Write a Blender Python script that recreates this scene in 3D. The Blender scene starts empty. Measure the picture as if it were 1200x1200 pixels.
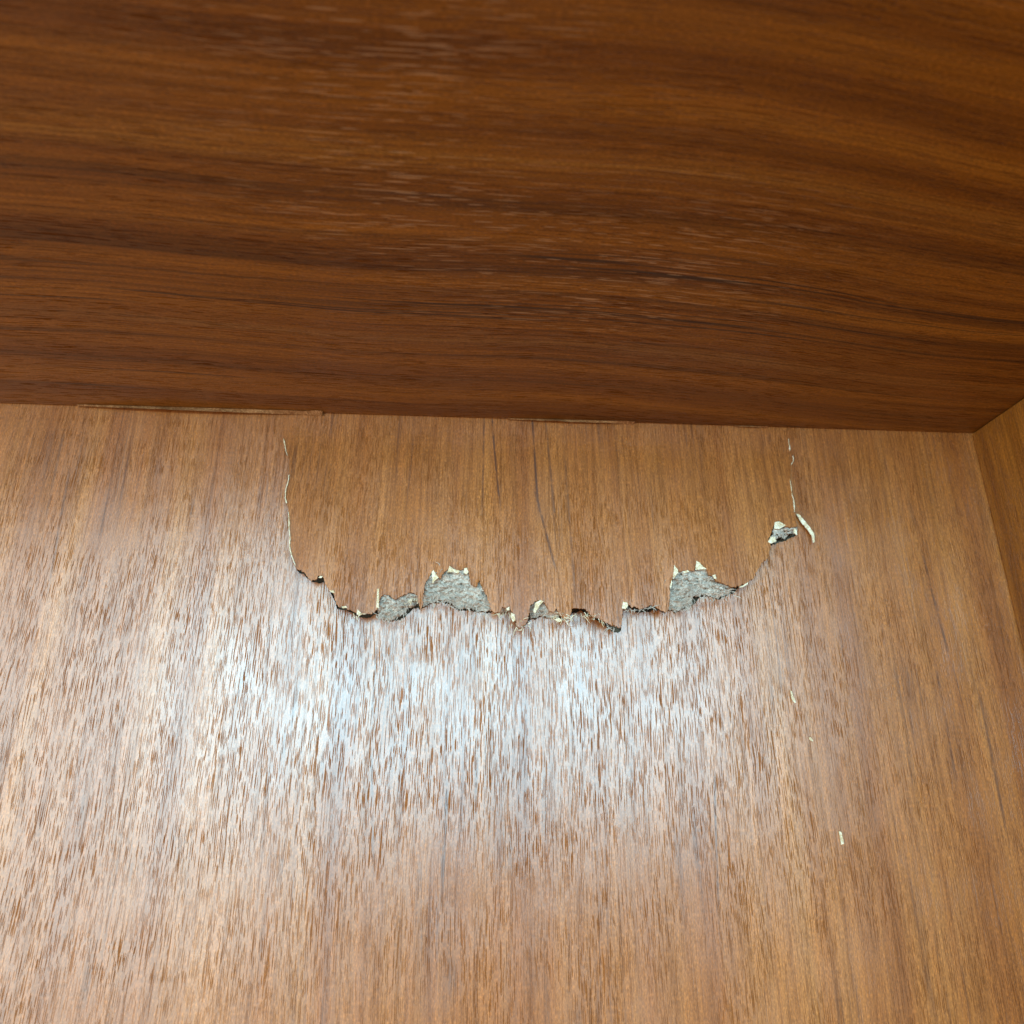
import bpy, bmesh, math, random
from mathutils import Vector, Matrix, noise
from mathutils.geometry import delaunay_2d_cdt, tessellate_polygon

random.seed(7)
SC = bpy.context.scene
COL = SC.collection

# ------------------------------------------------------------------ camera
PITCH, YAW, ROLL = math.radians(20.60), math.radians(-9.353), math.radians(-10.1155)
EYE = Vector((0.0, -0.1145, 0.22))          # phone held 22 cm above the base panel
cp, sp = math.cos(PITCH), math.sin(PITCH)
M = Matrix(((1, 0, 0), (0, cp, sp), (0, -sp, cp)))
cy, sy = math.cos(YAW), math.sin(YAW)
M = M @ Matrix(((cy, sy, 0), (-sy, cy, 0), (0, 0, 1)))
cr, sr = math.cos(ROLL), math.sin(ROLL)
M = Matrix(((cr, -sr, 0), (sr, cr, 0), (0, 0, 1))) @ M
cam = bpy.data.cameras.new('camera')
cam.sensor_width = 36; cam.lens = 26.01
cam.clip_start = 0.005; cam.clip_end = 20
cam.dof.use_dof = True
cam.dof.focus_distance = 0.213
cam.dof.aperture_fstop = 15.0
camo = bpy.data.objects.new('camera', cam); COL.objects.link(camo)
camo.matrix_world = Matrix.Translation(EYE) @ M.transposed().to_4x4()
SC.camera = camo

# ------------------------------------------------------------------ world, lamps
world = bpy.data.worlds.new('World'); SC.world = world; world.use_nodes = True
bg = world.node_tree.nodes['Background']
bg.inputs[0].default_value = (1.0, 0.94, 0.88, 1); bg.inputs[1].default_value = 0.40

def lamp(name, loc, target, size, power, color):
    l = bpy.data.lights.new(name, 'AREA'); l.shape = 'RECTANGLE'
    l.size, l.size_y = size; l.energy = power; l.color = color
    o = bpy.data.objects.new(name, l); COL.objects.link(o)
    o.location = loc
    o.rotation_euler = (Vector(target) - Vector(loc)).to_track_quat('-Z', 'Y').to_euler()
    return o
lamp('window_light', (0.0, 0.03, 1.0), (0, -0.05, 0), (0.84, 0.31), 15.0, (0.35, 0.775, 1.0))
lamp('haze_fill', (0.62, 0.12, 1.15), (0.05, -0.05, 0), (0.6, 0.6), 4.6, (0.88, 0.96, 0.98))  # unseen lamp added to lay haze on the right of the panel
lamp('window_light_side', (-0.58, -0.10, 1.0), (0, -0.08, 0), (0.66, 0.66), 9.5, (0.70, 0.93, 1.0))
lamp('room_fill', (-0.75, -1.1, 0.75), (0, 0, 0.03), (0.6, 0.5), 7.6, (1.0, 0.76, 0.50))  # unseen warm fill, added for more diffuse light on the boards

SC.view_settings.view_transform = 'Standard'
SC.view_settings.look = 'None'
SC.view_settings.exposure = 0
SC.view_settings.gamma = 1
SC.render.engine = 'CYCLES'
SC.cycles.max_bounces = 6

# ------------------------------------------------------------------ materials
class NT:
    def __init__(s, name):
        s.m = bpy.data.materials.new(name); s.m.use_nodes = True
        s.t = s.m.node_tree; s.t.nodes.clear()
        s.out = s.n('ShaderNodeOutputMaterial'); s.p = s.n('ShaderNodeBsdfPrincipled')
        s.t.links.new(s.p.outputs[0], s.out.inputs[0])
    def n(s, typ, **kw):
        n = s.t.nodes.new(typ)
        for k, v in kw.items(): setattr(n, k, v)
        return n
    def put(s, sock, v):
        if hasattr(v, 'is_output'): s.t.links.new(v, sock)
        else: sock.default_value = v
    def math(s, op, a, b=0.0, c=None, clamp=False):
        n = s.n('ShaderNodeMath', operation=op); n.use_clamp = clamp
        s.put(n.inputs[0], a); s.put(n.inputs[1], b)
        if c is not None: s.put(n.inputs[2], c)
        return n.outputs[0]
    def mul(s, a, b): return s.math('MULTIPLY', a, b)
    def add(s, a, b): return s.math('ADD', a, b)
    def sub(s, a, b): return s.math('SUBTRACT', a, b)
    def vec(s, x, y, z=0.0):
        n = s.n('ShaderNodeCombineXYZ')
        for i, v in enumerate((x, y, z)): s.put(n.inputs[i], v)
        return n.outputs[0]
    def noise(s, v, detail=2.0, rough=0.5, dist=0.0, scale=1.0):
        n = s.n('ShaderNodeTexNoise', noise_dimensions='3D')
        s.put(n.inputs['Vector'], v); n.inputs['Scale'].default_value = scale
        n.inputs['Detail'].default_value = detail; n.inputs['Roughness'].default_value = rough
        n.inputs['Distortion'].default_value = dist
        return n.outputs[0]
    def voro(s, v, scale=1.0, rnd=1.0):
        n = s.n('ShaderNodeTexVoronoi', voronoi_dimensions='2D', feature='F1')
        s.put(n.inputs['Vector'], v); n.inputs['Scale'].default_value = scale
        n.inputs['Randomness'].default_value = rnd
        return n.outputs['Distance'], n.outputs['Color']
    def map(s, v, a, b, c=0.0, d=1.0, smooth=True):
        n = s.n('ShaderNodeMapRange', interpolation_type='SMOOTHSTEP' if smooth else 'LINEAR')
        s.put(n.inputs[0], v)
        for i, x in enumerate((a, b, c, d)): s.put(n.inputs[i + 1], x)
        return n.outputs[0]
    def mix(s, f, a, b, blend='MIX'):
        n = s.n('ShaderNodeMix', data_type='RGBA', blend_type=blend)
        s.put(n.inputs[0], f)
        for i, v in ((6, a), (7, b)):
            s.put(n.inputs[i], (*v, 1) if isinstance(v, tuple) and len(v) == 3 else v)
        return n.outputs[2]
    def ramp(s, f, stops):
        n = s.n('ShaderNodeValToRGB'); e = n.color_ramp.elements
        while len(e) < len(stops): e.new(0.5)
        for el, (p, c) in zip(e, stops):
            el.position = p; el.color = (*c, 1) if len(c) == 3 else c
        s.put(n.inputs[0], f); return n.outputs[0]
    def bump(s, h, dist, strength=1.0, normal=None):
        n = s.n('ShaderNodeBump'); n.inputs['Distance'].default_value = dist
        n.inputs['Strength'].default_value = strength
        s.put(n.inputs['Height'], h)
        if normal is not None: s.put(n.inputs['Normal'], normal)
        return n.outputs[0]

def wood(name, across, along, ramp, seed=0.0, lines=(), warp=0.0018, pore_w=0.0005, pore_l=0.0080,
         pore_col=(0.13, 0.038, 0.014), pore_amt=0.5, rough=0.30, spec=0.9, flow=None, bands=None, pale=0.0, vs=3.0, stu=900, stv=22, dark_col=(0.055, 0.022, 0.016), line_amt=0.4, lv=5.5, lm=26):
    g = NT(name)
    tc = g.n('ShaderNodeTexCoord'); sx = g.n('ShaderNodeSeparateXYZ')
    g.t.links.new(tc.outputs['Object'], sx.inputs[0])
    u, v = sx.outputs[across], sx.outputs[along]
    if flow: u = g.add(u, flow(g, v))
    w = g.noise(g.vec(g.mul(u, 14), g.mul(v, 9), seed), 2)
    u0 = g.add(u, g.mul(g.sub(w, 0.5), warp * 2))
    w2 = g.noise(g.vec(g.mul(u, 130), g.mul(v, 22), seed + 3), 2)
    u1 = g.add(u0, g.mul(g.sub(w2, 0.5), 0.00045))
    # growth bands
    b = g.noise(g.vec(g.mul(u0, 95), g.mul(v, vs), seed + 7), 5, 0.62)
    col = g.ramp(b, ramp)
    if bands:
        for (c0, wd, amt, colr) in bands:
            d = g.math('ABSOLUTE', g.sub(u0, c0))
            f = g.map(d, 0.0, wd, 1.0, 0.0)
            nz = g.map(g.noise(g.vec(g.mul(u0, 700), g.mul(v, 9), seed + 31), 3), 0.3, 0.7)
            col = g.mix(g.mul(g.mul(f, amt), nz), col, colr)
    # fine streaks
    st = g.noise(g.vec(g.mul(u1, stu), g.mul(v, stv), seed + 11), 4, 0.6)
    col = g.mix(1.0, col, g.ramp(st, [(0.25, (0.62, 0.58, 0.56)), (0.5, (1, 1, 1)), (0.75, (1.3, 1.28, 1.22))]), 'MULTIPLY')
    # speckle of cut fibres
    sk = g.noise(g.vec(g.mul(u1, 3000), g.mul(v, 1100), seed + 13), 2, 0.6)
    col = g.mix(1.0, col, g.ramp(sk, [(0.32, (0.72, 0.69, 0.66)), (0.53, (1, 1, 1)), (0.72, (1.42, 1.40, 1.34))]), 'MULTIPLY')
    up = g.add(u0, g.mul(g.sub(w2, 0.5), 0.00035))
    # thin dark lines
    dl = g.noise(g.vec(g.mul(u1, 210), g.mul(v, lv), seed + 17), 2)
    dm = g.noise(g.vec(g.mul(u1, 60), g.mul(v, lm), seed + 19), 2)
    line = g.mul(g.map(g.math('ABSOLUTE', g.sub(dl, 0.5)), 0.004, 0.022, 1, 0), g.mul(g.map(dm, 0.50, 0.64), line_amt))
    for (c0, k, wd, va, vb, amt) in lines:
        uu = g.sub(g.sub(up, c0), g.mul(v, k))
        f = g.map(g.math('ABSOLUTE', uu), wd * 0.3, wd, 1, 0)
        rng = g.mul(g.map(v, va, va + 0.012), g.map(v, vb - 0.006, vb, 1, 0))
        brk = g.map(g.noise(g.vec(g.mul(u, 500), g.mul(v, 160), seed + 23), 2), 0.36, 0.52, 0.25, 1)
        line = g.math('MAXIMUM', line, g.mul(g.mul(f, rng), g.mul(brk, amt)))
    col = g.mix(g.mul(line, 0.92), col, dark_col)
    # open pores: two sizes of elongated pits
    pores = None
    jag = g.mul(g.sub(g.noise(g.vec(g.mul(u, 3000), g.mul(v, 380), seed + 71), 2), 0.5), 0.12)
    up = g.add(u0, g.mul(g.sub(w2, 0.5), 0.00035))
    def dashes(pw, pl, pres, ofs, uu):
        U = g.add(g.mul(uu, 1.0 / pw), 137.3 + ofs)
        ci = g.math('FLOOR', U)
        wn = g.n('ShaderNodeTexWhiteNoise', noise_dimensions='1D'); g.put(wn.inputs['W'], g.add(ci, seed + ofs))
        Vv = g.add(g.mul(v, 1.0 / pl), g.mul(wn.outputs[0], 37.0))
        cj = g.math('FLOOR', Vv); fv = g.math('ABSOLUTE', g.sub(g.sub(Vv, cj), 0.5))
        w3 = g.n('ShaderNodeTexWhiteNoise', noise_dimensions='3D'); g.put(w3.inputs['Vector'], g.vec(ci, cj, seed + ofs))
        sep = g.n('ShaderNodeSeparateColor'); g.t.links.new(w3.outputs['Color'], sep.inputs[0])
        off = g.math('MULTIPLY_ADD', sep.outputs[0], 0.5 / pres * 0.5, 0.375)      # sideways shift inside the cell
        fu = g.math('ABSOLUTE', g.sub(g.sub(U, ci), off))
        ln = g.math('MULTIPLY_ADD', sep.outputs[2], 0.36, 0.13)
        rel = g.math('DIVIDE', fv, ln)
        half = g.mul(g.math('MULTIPLY_ADD', sep.outputs[1], 0.19, 0.11), g.sub(1.0, g.mul(g.mul(rel, rel), 0.8)))
        f = g.mul(g.map(g.add(g.sub(half, fu), jag), -0.04, 0.07), g.map(rel, 0.9, 1.0, 1, 0))
        return g.mul(f, g.math('LESS_THAN', sep.outputs[0], pres))
    for (pw, pl, pres, ofs) in ((pore_w, pore_l, 0.62, 0.0), (pore_w * 0.73, pore_l * 0.7, 0.55, 5.3), (pore_w * 1.45, pore_l * 1.5, 0.13, 9.1)):
        f = dashes(pw, pl, pres, ofs, up)
        pores = f if pores is None else g.math('MAXIMUM', pores, f)
    dens = g.map(g.noise(g.vec(g.mul(u0, 70), g.mul(v, 40), seed + 29), 3), 0.3, 0.62, 0.25, 1)
    fig = g.map(g.noise(g.vec(g.mul(u0, 30), g.mul(v, 170), seed + 83), 3), 0.40, 0.56, 0.62, 1)     # cross figure at the left
    dens = g.mul(dens, g.math('MAXIMUM', fig, g.map(u, -0.10, -0.045)))
    pores = g.mul(pores, dens)
    col = g.mix(g.mul(pores, pore_amt), col, pore_col)
    if pale:  # glints painted into the colour as light dashes, densest at upper middle
        glints = g.math('MAXIMUM', dashes(0.00055, 0.007, 0.24, 23.7, up), dashes(0.0006, 0.014, 0.2, 31.1, up))
        glint_spread = g.mul(g.map(g.math('ABSOLUTE', g.sub(v, 0.015)), 0.012, 0.09, 1, 0.08), g.map(u, 0.02, 0.06, 0.25, 1))
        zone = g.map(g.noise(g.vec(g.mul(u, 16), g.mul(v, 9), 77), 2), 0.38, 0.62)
        col = g.mix(g.mul(g.mul(glints, g.mul(zone, glint_spread)), pale), col, (0.50, 0.28, 0.15))
    g.put(g.p.inputs['Base Color'], col)
    # varnish: broad blotches of different sheen, pores stay dull
    bl = g.noise(g.vec(g.mul(u, 75), g.mul(v, 55), seed + 51), 3, 0.55)
    r = g.add(g.map(bl, 0.3, 0.7, rough - 0.03, rough + 0.04), g.mul(pores, 0.3))
    g.put(g.p.inputs['Roughness'], r)
    sh = g.map(st, 0.25, 0.5, 0.72, 1.0)
    s_ = g.mul(g.mul(g.sub(1.0, g.mul(pores, 0.93)), sh), spec)
    g.put(g.p.inputs['Specular IOR Level'], s_)
    low = g.noise(g.vec(g.mul(u, 60), g.mul(v, 34), seed + 61), 2)
    n1 = g.bump(low, 0.0012, 0.13)
    h = g.sub(g.add(g.mul(st, 0.18), g.mul(sk, 0.13)), g.mul(pores, 0.9))
    g.put(g.p.inputs['Normal'], g.bump(h, 0.00012, 0.8, n1))
    return g.m

TEAK = [(0.22, (0.205, 0.056, 0.0105)), (0.42, (0.283, 0.085, 0.0165)), (0.58, (0.340, 0.112, 0.024)), (0.78, (0.40, 0.146, 0.035))]
DARK = [(0.22, (0.060, 0.016, 0.0025)), (0.42, (0.125, 0.036, 0.004)), (0.60, (0.195, 0.062, 0.006)), (0.80, (0.27, 0.097, 0.011))]
SIDE = [(0.22, (0.17, 0.052, 0.006)), (0.42, (0.26, 0.087, 0.010)), (0.60, (0.32, 0.115, 0.015)), (0.80, (0.39, 0.150, 0.024))]

def ray(px, py):
    return M.transposed() @ Vector(((px - 600) / 867.0, -(py - 600) / 867.0, -1.0))
def on_z(px, py, z=0.0):
    d = ray(px, py); return EYE + d * ((z - EYE.z) / d.z)
def on_y(px, py, y=0.0):
    d = ray(px, py); return EYE + d * ((y - EYE.y) / d.y)

def streak(p0, p1, wd, amt):
    a, b = on_z(*p0), on_z(*p1)
    k = (b.x - a.x) / (b.y - a.y)
    return (a.x - k * a.y, k, wd, min(a.y, b.y) - 0.008, max(a.y, b.y) + 0.006, amt)
LINES = [streak((577, 495), (585, 590), 0.00045, 0.9), streak((624, 496), (630, 590), 0.0005, 0.9), streak((630, 590), (648, 665), 0.0006, 0.8),
         streak((640, 500), (650, 610), 0.0005, 0.6), streak((567, 500), (566, 600), 0.0005, 0.55), streak((662, 540), (672, 700), 0.0005, 0.5),
         streak((72, 520), (56, 600), 0.0006, 0.5), streak((80, 560), (58, 690), 0.0006, 0.5), streak((1100, 800), (1118, 900), 0.0006, 0.6),
         streak((1148, 820), (1175, 960), 0.0006, 0.6), streak((1085, 660), (1110, 760), 0.0006, 0.6), streak((838, 920), (842, 1040), 0.0005, 0.7),
         streak((438, 900), (440, 1000), 0.0006, 0.5), streak((524, 930), (521, 1040), 0.0007, 0.7)]
M_TEAK = wood('teak_veneer', 0, 1, TEAK, 2.0, LINES)
def board_flow(g, v):
    # grain runs level in the middle of the board and dips towards both ends
    a = g.map(v, 0.02, 0.17, 0.0, 0.016)
    b = g.map(v, -0.02, -0.14, 0.0, -0.006)
    return g.add(a, b)
zb = lambda px, py: on_y(px, py).z
BK = (0.035, 0.012, 0.005)
BANDS = [(zb(620, 243), 0.0045, 0.75, BK), (zb(620, 320), 0.0045, 0.55, BK), (zb(620, 345), 0.0028, 0.6, BK), (zb(620, 364), 0.0012, 0.8, BK),
         (zb(620, 418), 0.002, 0.6, BK), (zb(620, 446), 0.002, 0.6, BK), (zb(620, 286), 0.002, 0.4, BK),
         (zb(620, 195), 0.007, 0.5, (0.27, 0.11, 0.018)), (zb(620, 400), 0.004, 0.4, (0.24, 0.105, 0.03))]
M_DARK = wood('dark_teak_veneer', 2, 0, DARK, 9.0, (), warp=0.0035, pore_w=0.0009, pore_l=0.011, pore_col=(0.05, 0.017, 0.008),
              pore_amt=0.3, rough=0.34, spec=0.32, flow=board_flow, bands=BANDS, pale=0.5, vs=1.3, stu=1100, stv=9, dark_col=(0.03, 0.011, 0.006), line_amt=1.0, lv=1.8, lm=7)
M_SIDE = wood('amber_teak_veneer', 2, 1, SIDE, 21.0, (), pore_amt=0.5, rough=0.4, spec=0.4)

def fibre(name, c0, c1, c2):
    g = NT(name)
    tc = g.n('ShaderNodeTexCoord'); v = tc.outputs['Object']
    a = g.noise(v, 4, 0.7, 1.5, 900.0)
    sx = g.n('ShaderNodeSeparateXYZ'); g.t.links.new(v, sx.inputs[0])
    p, q = g.add(sx.outputs[0], sx.outputs[1]), g.sub(sx.outputs[0], sx.outputs[1])
    f1 = g.noise(g.vec(g.mul(p, 2600), g.mul(q, 420), 1.0), 2, 0.6, 1.0)
    f2 = g.noise(g.vec(g.mul(q, 2600), g.mul(p, 420), 5.0), 2, 0.6, 1.0)
    f = g.math('MAXIMUM', f1, f2)
    lowf = g.noise(v, 2, 0.5, 0.0, 260.0)
    f = g.add(g.add(g.mul(f, 0.65), g.mul(a, 0.45)), g.mul(g.sub(lowf, 0.5), 0.22))
    g.put(g.p.inputs['Base Color'], g.ramp(f, [(0.50, c0), (0.62, c1), (0.74, c2)]))
    g.p.inputs['Roughness'].default_value = 0.95; g.p.inputs['Specular IOR Level'].default_value = 0.1
    g.put(g.p.inputs['Normal'], g.bump(f, 0.0009, 0.7))
    return g.m
M_CORE = fibre('grey_fibreboard', (0.34, 0.27, 0.215), (0.54, 0.44, 0.36), (0.70, 0.59, 0.50))
M_DEEP = fibre('shaded_fibreboard', (0.06, 0.045, 0.03), (0.14, 0.105, 0.07), (0.24, 0.19, 0.13))  # same core in dark tones, shade of the gaps put into its colour
M_RAW = fibre('raw_torn_wood', (0.55, 0.37, 0.20), (0.80, 0.65, 0.46), (0.88, 0.79, 0.64))
M_EDGE = fibre('split_teak', (0.18, 0.065, 0.022), (0.32, 0.135, 0.05), (0.46, 0.22, 0.10))

# ------------------------------------------------------------------ object helpers
def link(name, mesh, mats, parent=None, label=None):
    for m in mats: mesh.materials.append(m)
    o = bpy.data.objects.new(name, mesh); COL.objects.link(o)
    if parent: o.parent = parent
    if label: o['label'] = label
    return o
def pymesh(name, verts, faces, mi=None):
    me = bpy.data.meshes.new(name); me.from_pydata([tuple(v) for v in verts], [], faces)
    if mi:
        for p, i in zip(me.polygons, mi): p.material_index = i
    me.update(); return me

def jag(pts, step=1.6, amp=0.8, seed=0, closed=True):
    """pixel-scale outline broken into short torn steps"""
    rnd = random.Random(seed); out = []
    n = len(pts)
    for i in range(n if closed else n - 1):
        a, b = pts[i], pts[(i + 1) % n]
        L = math.hypot(b[0] - a[0], b[1] - a[1]); k = max(1, int(L / step))
        for j in range(k):
            t = j / k
            x, y = a[0] + (b[0] - a[0]) * t, a[1] + (b[1] - a[1]) * t
            if j: x += rnd.uniform(-amp, amp) * 0.6; y += rnd.uniform(-amp, amp)
            out.append((x, y))
    if not closed: out.append(pts[-1])
    return out
def inside(p, poly):
    x, y = p; c = False; j = len(poly) - 1
    for i in range(len(poly)):
        xi, yi = poly[i]; xj, yj = poly[j]
        if (yi > y) != (yj > y) and x < (xj - xi) * (y - yi) / (yj - yi) + xi: c = not c
        j = i
    return c
def triangulate(poly, spacing, seed=0):
    """constrained triangulation of an outline with scattered inner points; returns 2D points, faces, boundary edges"""
    rnd = random.Random(seed)
    pts = [Vector(p) for p in poly]; n = len(pts)
    xs = [p[0] for p in poly]; ys = [p[1] for p in poly]
    y = min(ys) + spacing * 0.5
    while y < max(ys):
        x = min(xs) + spacing * 0.5
        while x < max(xs):
            q = (x + rnd.uniform(-.35, .35) * spacing, y + rnd.uniform(-.35, .35) * spacing)
            if inside(q, poly): pts.append(Vector(q))
            x += spacing
        y += spacing
    v, e, f, *_ = delaunay_2d_cdt(pts, [(i, (i + 1) % n) for i in range(n)], [], 0, 1e-6)
    faces = []
    for t in f:
        c = sum((v[i] for i in t), Vector((0, 0))) / 3
        if inside((c.x, c.y), poly): faces.append(tuple(t))
    return v, faces
def slab(pts2, faces, top, thick, mats_top=0, mats_wall=1):
    """solid sheet: top from function of the 2D point, walls and underside thick below; faces turned up"""
    V = [top(p) for p in pts2]; n = len(V)
    B = [Vector((p.x, p.y, p.z - thick)) for p in V]
    F, mi = [], []; edges = {}
    for t in faces:
        a, b, c = (V[i] for i in t)
        if (b - a).cross(c - a).z < 0: t = t[::-1]
        F.append(tuple(t)); mi.append(mats_top)
        F.append(tuple(i + n for i in t[::-1])); mi.append(mats_wall)
        for i in range(3):
            k = (t[i], t[(i + 1) % 3]); edges[k] = edges.get(k, 0) + 1
    for (i, j) in edges:
        if (j, i) not in edges: F.append((j, i, i + n, j + n)); mi.append(mats_wall)
    return V + B, F, mi

def board(x0, x1, y0, y1, z0, z1, bev=0.0006):
    bm = bmesh.new(); bmesh.ops.create_cube(bm, size=1)
    bmesh.ops.scale(bm, vec=(x1 - x0, y1 - y0, z1 - z0), verts=bm.verts)
    bmesh.ops.translate(bm, vec=((x0 + x1) / 2, (y0 + y1) / 2, (z0 + z1) / 2), verts=bm.verts)
    bmesh.ops.bevel(bm, geom=bm.edges[:], offset=bev, segments=2, affect='EDGES')
    me = bpy.data.meshes.new('board'); bm.to_mesh(me); bm.free(); return me

# ------------------------------------------------------------------ the cabinet and its boards
CX = 0.17223                                    # inner face of the side board
cab = bpy.data.objects.new('cabinet', None); COL.objects.link(cab)
cab['label'] = 'teak veneered cabinet, inside corner with a cracked and lifted flap torn in its base'
cab['category'] = 'cabinet'

# --- outlines of the damage, read in photo pixels and laid on the panel
LEFT = [(331, 497), (333, 516), (335, 528), (339, 538), (339, 558), (335, 573), (334, 583), (338, 597), (339, 622), (340, 647), (345, 662)]
RIGHT = [(934, 617), (932, 603), (929, 591), (928, 575), (926, 564), (927, 545), (930, 539), (926, 529), (925, 518), (925, 508)]
FLAP_FRONT = [(347, 666), (351, 668), (356, 670), (359, 675), (365, 681), (370, 679), (373, 674), (378, 675), (380, 681), (385, 691), (391, 696), (394, 708), (397, 711),
    (403, 711), (411, 715), (419, 719), (425, 720), (436, 719), (442, 714),
    (446, 700), (449, 697), (455, 697), (463, 703), (471, 698), (474, 696), (481, 694), (488, 697), (491, 708), (493, 715),
    (495, 709), (498, 684), (507, 669), (512, 674), (516, 678), (520, 672), (527, 664), (537, 669), (543, 667), (548, 667), (552, 685), (559, 687), (562, 680),
    (565, 688), (571, 699), (576, 715), (580, 718), (586, 717), (588, 711), (597, 712), (601, 720), (604, 727), (606, 733), (609, 736), (616, 732), (619, 725),
    (621, 711), (627, 704), (633, 703), (639, 707), (643, 716), (648, 718), (652, 713), (656, 722), (663, 726), (668, 722), (671, 713), (687, 714), (690, 719), (695, 724),
    (701, 724), (706, 728), (713, 731), (718, 733), (724, 735), (728, 735), (729, 720), (730, 705), (734, 706), (737, 709), (740, 712), (745, 711), (749, 714), (755, 712), (760, 711), (764, 709), (768, 710),
    (776, 716), (780, 718), (784, 714), (785, 686), (789, 676), (791, 664), (796, 670), (805, 669), (814, 669), (816, 658), (821, 660), (828, 667), (831, 674), (837, 675), (840, 682),
    (847, 683), (855, 687), (859, 688), (868, 686), (876, 683), (883, 678), (888, 668), (893, 660), (901, 652), (903, 639), (900, 632), (905, 622), (908, 612), (913, 611), (920, 617), (928, 618)]
HOLE_FRONT = [(347, 668), (351, 674), (356, 674), (359, 678), (366, 684), (373, 686), (380, 685), (386, 694), (391, 703), (395, 714), (400, 717), (410, 720), (419, 723),
    (426, 726), (436, 725), (441, 722), (448, 727), (459, 731), (465, 730), (473, 726), (479, 721), (485, 716), (490, 714), (493, 717), (497, 713), (504, 709), (516, 708), (528, 710),
    (536, 717), (550, 718), (561, 719), (577, 719), (587, 720), (597, 717), (603, 728), (605, 737), (609, 739), (616, 734), (621, 729), (633, 725), (644, 727), (655, 726), (663, 728),
    (672, 721), (680, 718), (695, 727), (703, 732), (713, 739), (724, 744), (728, 741), (730, 713), (738, 717), (749, 720), (760, 719), (767, 717), (779, 721), (785, 718),
    (793, 719), (801, 716), (812, 712), (821, 702), (835, 702), (841, 705), (849, 702), (858, 698), (863, 693), (870, 687), (883, 676), (893, 658), (901, 650), (902, 640), (910, 637), (921, 634), (934, 627)]
flap_px = LEFT + jag(FLAP_FRONT, 1.4, 1.1, 3, False) + RIGHT
def gap(p):
    nz = noise.noise(Vector((p[0] * 0.09, 4.0, 0))) + 0.5 * noise.noise(Vector((p[0] * 0.31, 9.0, 0)))
    return (p[0], p[1] - 2.2 + 2.8 * nz) if 345 < p[0] < 870 else p
hole_px = LEFT + [gap(p) for p in jag(HOLE_FRONT, 2.0, 0.9, 5, False)] + RIGHT

HINGE = on_z(620, 508).y
TILT = math.tan(math.radians(5.5))
def lift(y):
    s = HINGE - y
    return 0.0 if s <= 0 else TILT * (s * s / 0.016 if s < 0.008 else s - 0.004)
def on_flap(px, py, dz=0.0):
    z = 0.0
    for _ in range(12): z = lift(on_z(px, py, z).y)
    return on_z(px, py, z + dz)

# base panel: veneered sheet with the torn hole, fibreboard walls and a rough pit underneath
X0, Y0, Y1 = -0.40, -0.33, 0.008
outer = [Vector((X0, Y0, 0)), Vector((CX + 0.008, Y0, 0)), Vector((CX + 0.008, Y1, 0)), Vector((X0, Y1, 0))]
hole = [on_z(*p) for p in hole_px]
allv = outer + hole
tris = tessellate_polygon([outer, hole])
V = [Vector(v) for v in allv]; F, mi = [], []
for t in tris:
    a, b, c = (V[i] for i in t)
    F.append(tuple(t) if (b - a).cross(c - a).z > 0 else tuple(t[::-1])); mi.append(0)
nb = len(V)
V += [Vector((v.x, v.y, -0.016)) for v in outer]
for i in range(4):
    j = (i + 1) % 4; F.append((i, j, nb + j, nb + i)); mi.append(0)
F.append((nb + 3, nb + 2, nb + 1, nb)); mi.append(0)
nh = len(hole); hb = len(V)
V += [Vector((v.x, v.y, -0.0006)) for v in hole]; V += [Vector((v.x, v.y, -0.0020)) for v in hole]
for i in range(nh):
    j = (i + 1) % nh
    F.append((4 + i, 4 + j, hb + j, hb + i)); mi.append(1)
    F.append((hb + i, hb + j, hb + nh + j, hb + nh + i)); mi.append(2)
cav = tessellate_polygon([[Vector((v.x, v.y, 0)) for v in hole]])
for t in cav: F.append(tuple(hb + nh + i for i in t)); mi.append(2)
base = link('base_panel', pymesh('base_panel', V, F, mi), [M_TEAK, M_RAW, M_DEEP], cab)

# the lifted flap
v2, f2 = triangulate(flap_px, 9.0, 4)
top = lambda p: on_flap(p.x, p.y)
Vs, Fs, ms = slab(v2, f2, top, 0.0007)
flap = link('lifted_flap', pymesh('lifted_flap', Vs, Fs, ms), [M_TEAK, M_EDGE], base, 'cracked tongue of veneer tilted up at its torn front edge')

# torn grey core showing where the veneer chipped off the flap
CORES = [
    ([(442, 715), (446, 699), (449, 696), (455, 696), (463, 702), (471, 697), (474, 695), (481, 693), (488, 696), (491, 707), (487, 710), (477, 713), (472, 720), (463, 725), (459, 728), (448, 725), (443, 720)], 1),
    ([(495, 711), (498, 683), (507, 668), (516, 677), (520, 671), (527, 663), (537, 668), (543, 666), (549, 666), (553, 684), (559, 686), (562, 679), (566, 687), (572, 699), (577, 716), (561, 717), (551, 713), (535, 713), (528, 706), (516, 704), (504, 706), (497, 711)], 2),
    ([(621, 725), (621, 711), (627, 703), (633, 702), (640, 706), (644, 716), (648, 717), (652, 712), (655, 723), (644, 724), (633, 722), (627, 724)], 3),
    ([(784, 715), (785, 685), (789, 675), (791, 663), (796, 669), (805, 668), (815, 668), (816, 657), (821, 659), (828, 666), (831, 673), (837, 674), (841, 681), (847, 682), (856, 687), (857, 694), (848, 698), (840, 702), (835, 698), (821, 698), (811, 699), (811, 709), (800, 713), (792, 717)], 4),
    ([(901, 637), (906, 621), (909, 611), (914, 611), (921, 617), (934, 618), (934, 626), (925, 625), (920, 632), (912, 628), (909, 636)], 5),
    ([(586, 719), (587, 711), (597, 712), (600, 718), (596, 717)], 6)]
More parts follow.
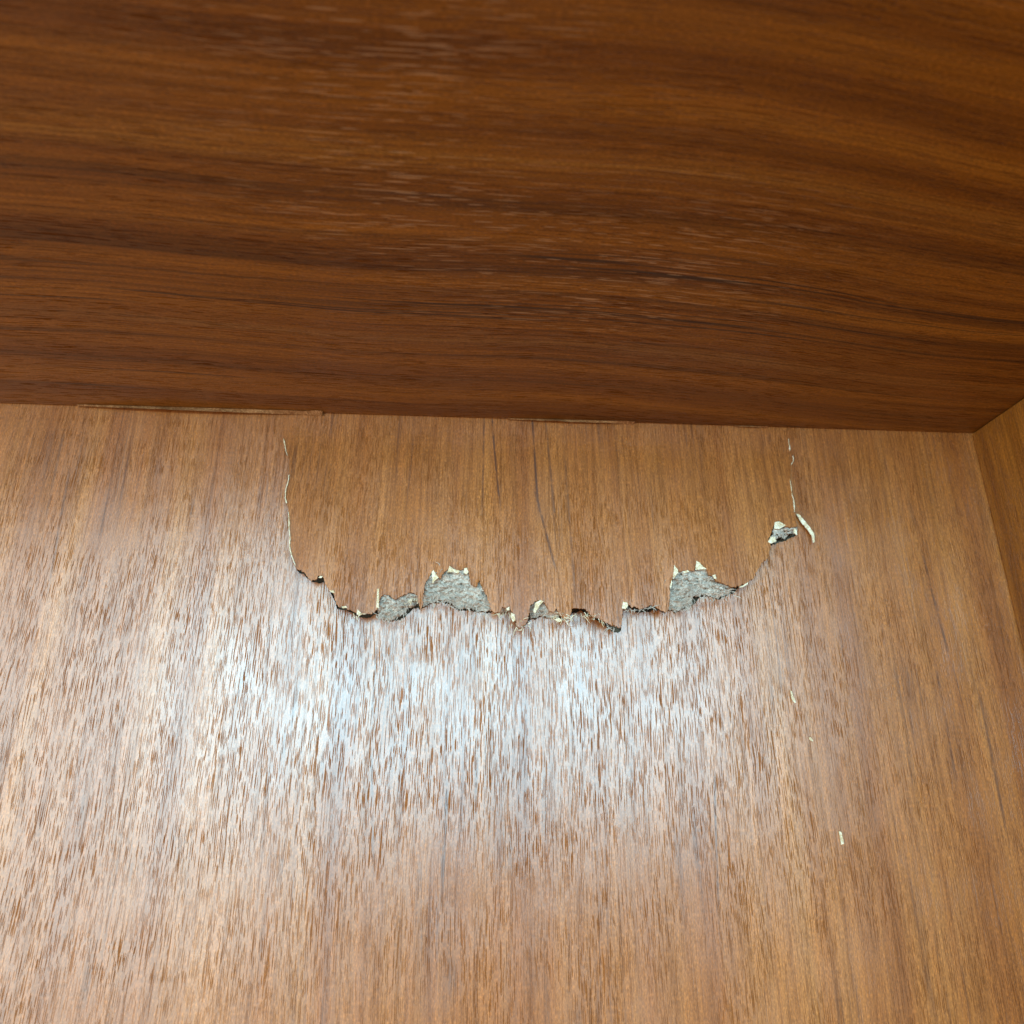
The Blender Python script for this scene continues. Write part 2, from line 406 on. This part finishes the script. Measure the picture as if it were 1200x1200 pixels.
for poly, sd in CORES:
    pl = jag(poly, 1.2, 1.3, 20 + sd)
    v, f = triangulate(pl, 1.5, 30 + sd)
    ymin, ymax = min(p[1] for p in pl), max(p[1] for p in pl)
    # height falls from just under the veneer to the level of the base panel at the front
    def top(p, sd=sd, ymax=ymax, pl=pl):
        fr = [q[1] for q in pl if abs(q[0] - p.x) < 5] or [ymax]
        lo, hi = min(fr), max(fr); t = (p.y - lo) / max(6.0, hi - lo)
        zt = on_flap(p.x, p.y).z - 0.0005
        z = zt * (1 - t) + 0.0006 * t
        z += 0.0013 * noise.fractal(Vector((p.x * 0.14, p.y * 0.26, sd * 3.1)), 1, 2, 4) + 0.0005 * noise.noise(Vector((p.x * 0.7, p.y * 0.7, sd)))
        return on_z(p.x, p.y, min(z, zt + 0.0002))
    Vs, Fs, ms = slab(v, f, top, 0.0011, 0, 1)
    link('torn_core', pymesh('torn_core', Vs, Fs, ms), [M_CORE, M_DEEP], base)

# cream chips of raw wood at the torn edges
def chip(px, h=0.0003, on=on_flap, name='raw_chip', mat=None, seed=0, parent=None, curl=0.0):
    v, f = triangulate(jag(px, 1.5, 0.35, seed), 2.0, seed)
    lo, hi = min(p[1] for p in px), max(p[1] for p in px)
    def top(p):
        q = on(p.x, p.y, h + curl * (p.y - lo) / (hi - lo + .01) + 0.0001 * noise.noise(Vector((p.x * .6, p.y * .6, seed))))
        return q
    Vs, Fs, ms = slab(v, f, top, 0.0003, 0, 0)
    return link(name, pymesh(name, Vs, Fs, ms), [mat or M_RAW], parent or base)
CHIPS = [[(507, 684), (506, 670), (508, 668), (511, 673), (514, 677), (510, 680)], [(524, 671), (527, 663), (530, 666), (535, 668), (539, 669), (537, 672), (531, 670)],
         [(543, 671), (544, 666), (547, 665), (549, 670), (547, 673)], [(789, 679), (790, 662), (794, 667), (795, 671), (791, 676)], [(815, 668), (816, 657), (820, 659), (824, 664), (828, 667), (822, 667)],
         [(800, 670), (806, 668), (808, 670), (802, 672)], [(785, 688), (787, 680), (788, 683), (786, 690)], [(835, 674), (838, 673), (840, 679), (837, 678)],
         [(907, 619), (908, 612), (913, 611), (917, 613), (921, 616), (913, 620)], [(900, 635), (903, 629), (908, 629), (910, 634), (904, 637)], [(931, 619), (934, 622), (934, 627), (930, 624)],
         [(625, 716), (628, 706), (633, 703), (637, 705), (632, 710), (627, 719)], [(729, 713), (730, 705), (735, 706), (736, 710), (733, 714)],
         [(599, 718), (603, 720), (604, 727), (601, 729), (598, 722)], [(593, 713), (597, 711), (597, 715), (594, 715)], [(418, 720), (419, 714), (423, 718), (421, 721)],
         [(441, 712), (442, 690), (444, 690), (444, 713)], [(373, 677), (375, 675), (378, 675), (377, 677)], [(400, 711), (405, 710), (407, 712), (402, 713)],
         [(866, 688), (871, 686), (877, 682), (876, 685), (870, 688)], [(650, 726), (655, 724), (659, 727), (654, 729)], [(386, 692), (391, 692), (392, 695), (388, 694)]]
for i, c in enumerate(CHIPS): chip(c, 0.0002, on_flap, 'raw_chip', M_RAW, 60 + i)
def sliver_line(line, seed):
    """torn veneer lip running along a side crack: thin, of changing width"""
    pts = jag(line, 2.0, 0.5, seed, False); a, b = [], []
    for k, (x, y) in enumerate(pts):
        w = 0.25 + 0.75 * max(0.0, noise.noise(Vector((k * 0.23, seed, 2.0))) + 0.25)
        if k in (0, len(pts) - 1): w = 0.15
        a.append((x - w, y)); b.append((x + w, y))
    poly = a + b[::-1]
    v, f = triangulate(poly, 3.0, seed)
    Vs, Fs, ms = slab(v, f, lambda p: on_flap(p.x, p.y, 0.0003), 0.0003, 0, 0)
    link('edge_sliver', pymesh('edge_sliver', Vs, Fs, ms), [M_RAW], base)
for k, ln in enumerate([[(332, 514), (333, 517), (335, 529), (337, 534)], [(339, 556), (337, 566), (335, 573), (334, 583), (336, 590)], [(338, 600), (339, 622), (340, 634)],
                        [(339, 632), (340, 645), (342, 652), (346, 663)], [(924, 514), (926, 528)], [(927, 545), (930, 539), (929, 534)], [(926, 562), (927, 570), (928, 576)],
                        [(928, 577), (930, 586), (931, 594), (931, 600)]]):
    sliver_line(ln, 90 + k)
# long curled splinter standing up at the right end of the tear
cs = chip([(933, 602), (937, 603), (943, 610), (950, 619), (954, 625), (955, 635), (953, 636), (951, 627), (946, 620), (939, 612)], 0.0012, on_z, 'curled_splinter', M_RAW, 120, base, 0.0007)
# loose fibres bristling along the torn front
def fibre_bundle(spots, name, mat, seed):
    rnd = random.Random(seed); V, F = [], []
    for (px, py, n) in spots:
        for _ in range(n):
            a = on_flap(px + rnd.uniform(-9, 9), py + rnd.uniform(-4, 3), -0.0006)
            d = Vector((rnd.uniform(-.7, .7), rnd.uniform(-1.2, .3), rnd.uniform(.1, .8))).normalized()
            L = rnd.uniform(0.0010, 0.0032); r = rnd.uniform(0.00008, 0.00018)
            b = a + d * L * 0.6; c = b + (d + Vector((rnd.uniform(-.5, .5), rnd.uniform(-.5, .5), -.6))).normalized() * L * 0.5
            s = d.cross(Vector((0, 0, 1))).normalized() * r; t = Vector((0, 0, r))
            k = len(V)
            V += [a + s, a - s, a + t, b + s * .8, b - s * .8, b + t * .8, c]
            F += [(k, k + 3, k + 5, k + 2), (k + 2, k + 5, k + 4, k + 1), (k + 1, k + 4, k + 3, k), (k + 3, k + 6, k + 5), (k + 5, k + 6, k + 4), (k + 4, k + 6, k + 3)]
    o = link(name, pymesh(name, V, F), [mat], base); o['kind'] = 'stuff'
    return o
fibre_bundle([(590, 718, 10), (604, 730, 8), (612, 735, 10), (655, 724, 16), (666, 722, 14), (690, 720, 14), (480, 705, 10), (700, 726, 6), (420, 720, 6)], 'torn_fibres', M_RAW, 1)
fibre_bundle([(x, y, 9) for x, y in ((447, 720), (462, 727), (476, 716), (500, 706), (516, 705), (530, 708), (545, 714), (562, 717), (800, 713), (812, 703), (826, 698), (842, 701), (852, 695), (503, 680), (522, 668), (790, 680))] + [(455, 718, 14), (470, 708, 12), (510, 702, 14), (530, 700, 18), (555, 706, 18), (800, 708, 14), (815, 692, 18), (845, 692, 14), (632, 715, 10), (740, 714, 8), (760, 713, 10), (715, 734, 8)], 'core_fibres', M_CORE, 2)

# --- back board
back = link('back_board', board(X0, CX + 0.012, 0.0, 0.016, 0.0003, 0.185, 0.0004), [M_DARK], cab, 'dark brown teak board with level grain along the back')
def split_edge(px, depth, seed):
    """raised sliver of veneer split off along the foot of the back board"""
    rnd = random.Random(seed); V, F = [], []
    n = len(px)
    for i, (x, yt, yb) in enumerate(px):
        a = on_y(x, yt, -0.0002); w = depth * (0.3 + 0.7 * math.sin(math.pi * min(1, (i + .6) / n)) ) 
        b = on_y(x, yb, -w)
        if b.z < 0.0002: b = on_z(x, yb, 0.0002)
        V += [a, b, Vector((b.x, b.y + 0.0004, b.z - 0.0002)), Vector((a.x, 0.0001, a.z - 0.0004))]
    for i in range(n - 1):
        k = 4 * i
        for (p, q) in ((0, 1), (1, 2), (2, 3), (3, 0)): F.append((k + p, k + 4 + p, k + 4 + q, k + q))
    F.append((0, 1, 2, 3)); F.append((4 * n - 1, 4 * n - 2, 4 * n - 3, 4 * n - 4))
    return link('edge_splinter', pymesh('edge_splinter', V, F), [M_EDGE], back)
def seam(x): return 473 + (508 - 473) * x / 1138.0
def run(x0, x1, step, thick, drop, seed):
    out = []; x = x0
    while x <= x1:
        t = (x - x0) / (x1 - x0); nz = noise.noise(Vector((x * .05, seed, 0)))
        s = seam(x) + drop * t
        out.append((x, s - thick * (0.35 + 0.65 * t) * (0.8 + .4 * nz) + nz, s + 0.8 * nz))
        x += step
    return out
split_edge(run(90, 380, 4, 6.5, 2.6, 1), 0.0016, 1)
split_edge(run(596, 746, 4, 4.0, 1.2, 2), 0.0011, 2)
split_edge(run(860, 900, 5, 2.0, 0.4, 3), 0.0006, 3)

# --- side board
side = link('side_board', board(CX, CX + 0.016, Y0, -0.0002, 0.0003, 0.185, 0.0004), [M_SIDE], cab, 'amber teak board at the right end')

# ------------------------------------------------------------------ loose bits lying on the base panel
def bit(px, label, seed, h):
    v, f = triangulate(jag(px, 1.2, 0.25, seed), 1.5, seed)
    org = on_z(sum(p[0] for p in px) / len(px), sum(p[1] for p in px) / len(px), 0)
    def top(p):
        q = on_z(p.x, p.y, h + 0.00015 * noise.noise(Vector((p.x * .5, p.y * .5, seed))))
        return q - org
    Vs, Fs, ms = slab(v, f, top, h - 0.0001, 0, 0)
    o = link('wood_chip', pymesh('wood_chip', Vs, Fs, ms), [M_RAW])
    o.location = org; o['label'] = label; o['category'] = 'wood chip'; o['group'] = 'loose chips on the base panel'
    return o
bit([(926, 809), (928, 810), (930, 817), (933, 823), (931, 824), (928, 819)], 'pale sliver lying below the curled splinter at the right of the tear', 1, 0.0004)
bit([(948, 864), (950, 864), (953, 868), (952, 869), (949, 867)], 'tiniest pale speck, alone on the wood midway between two longer chips', 2, 0.0004)
bit([(983, 974), (986, 975), (988, 983), (989, 989), (986, 990), (985, 983)], 'whitish flake lying alone nearest the front, at lower right', 3, 0.0005)
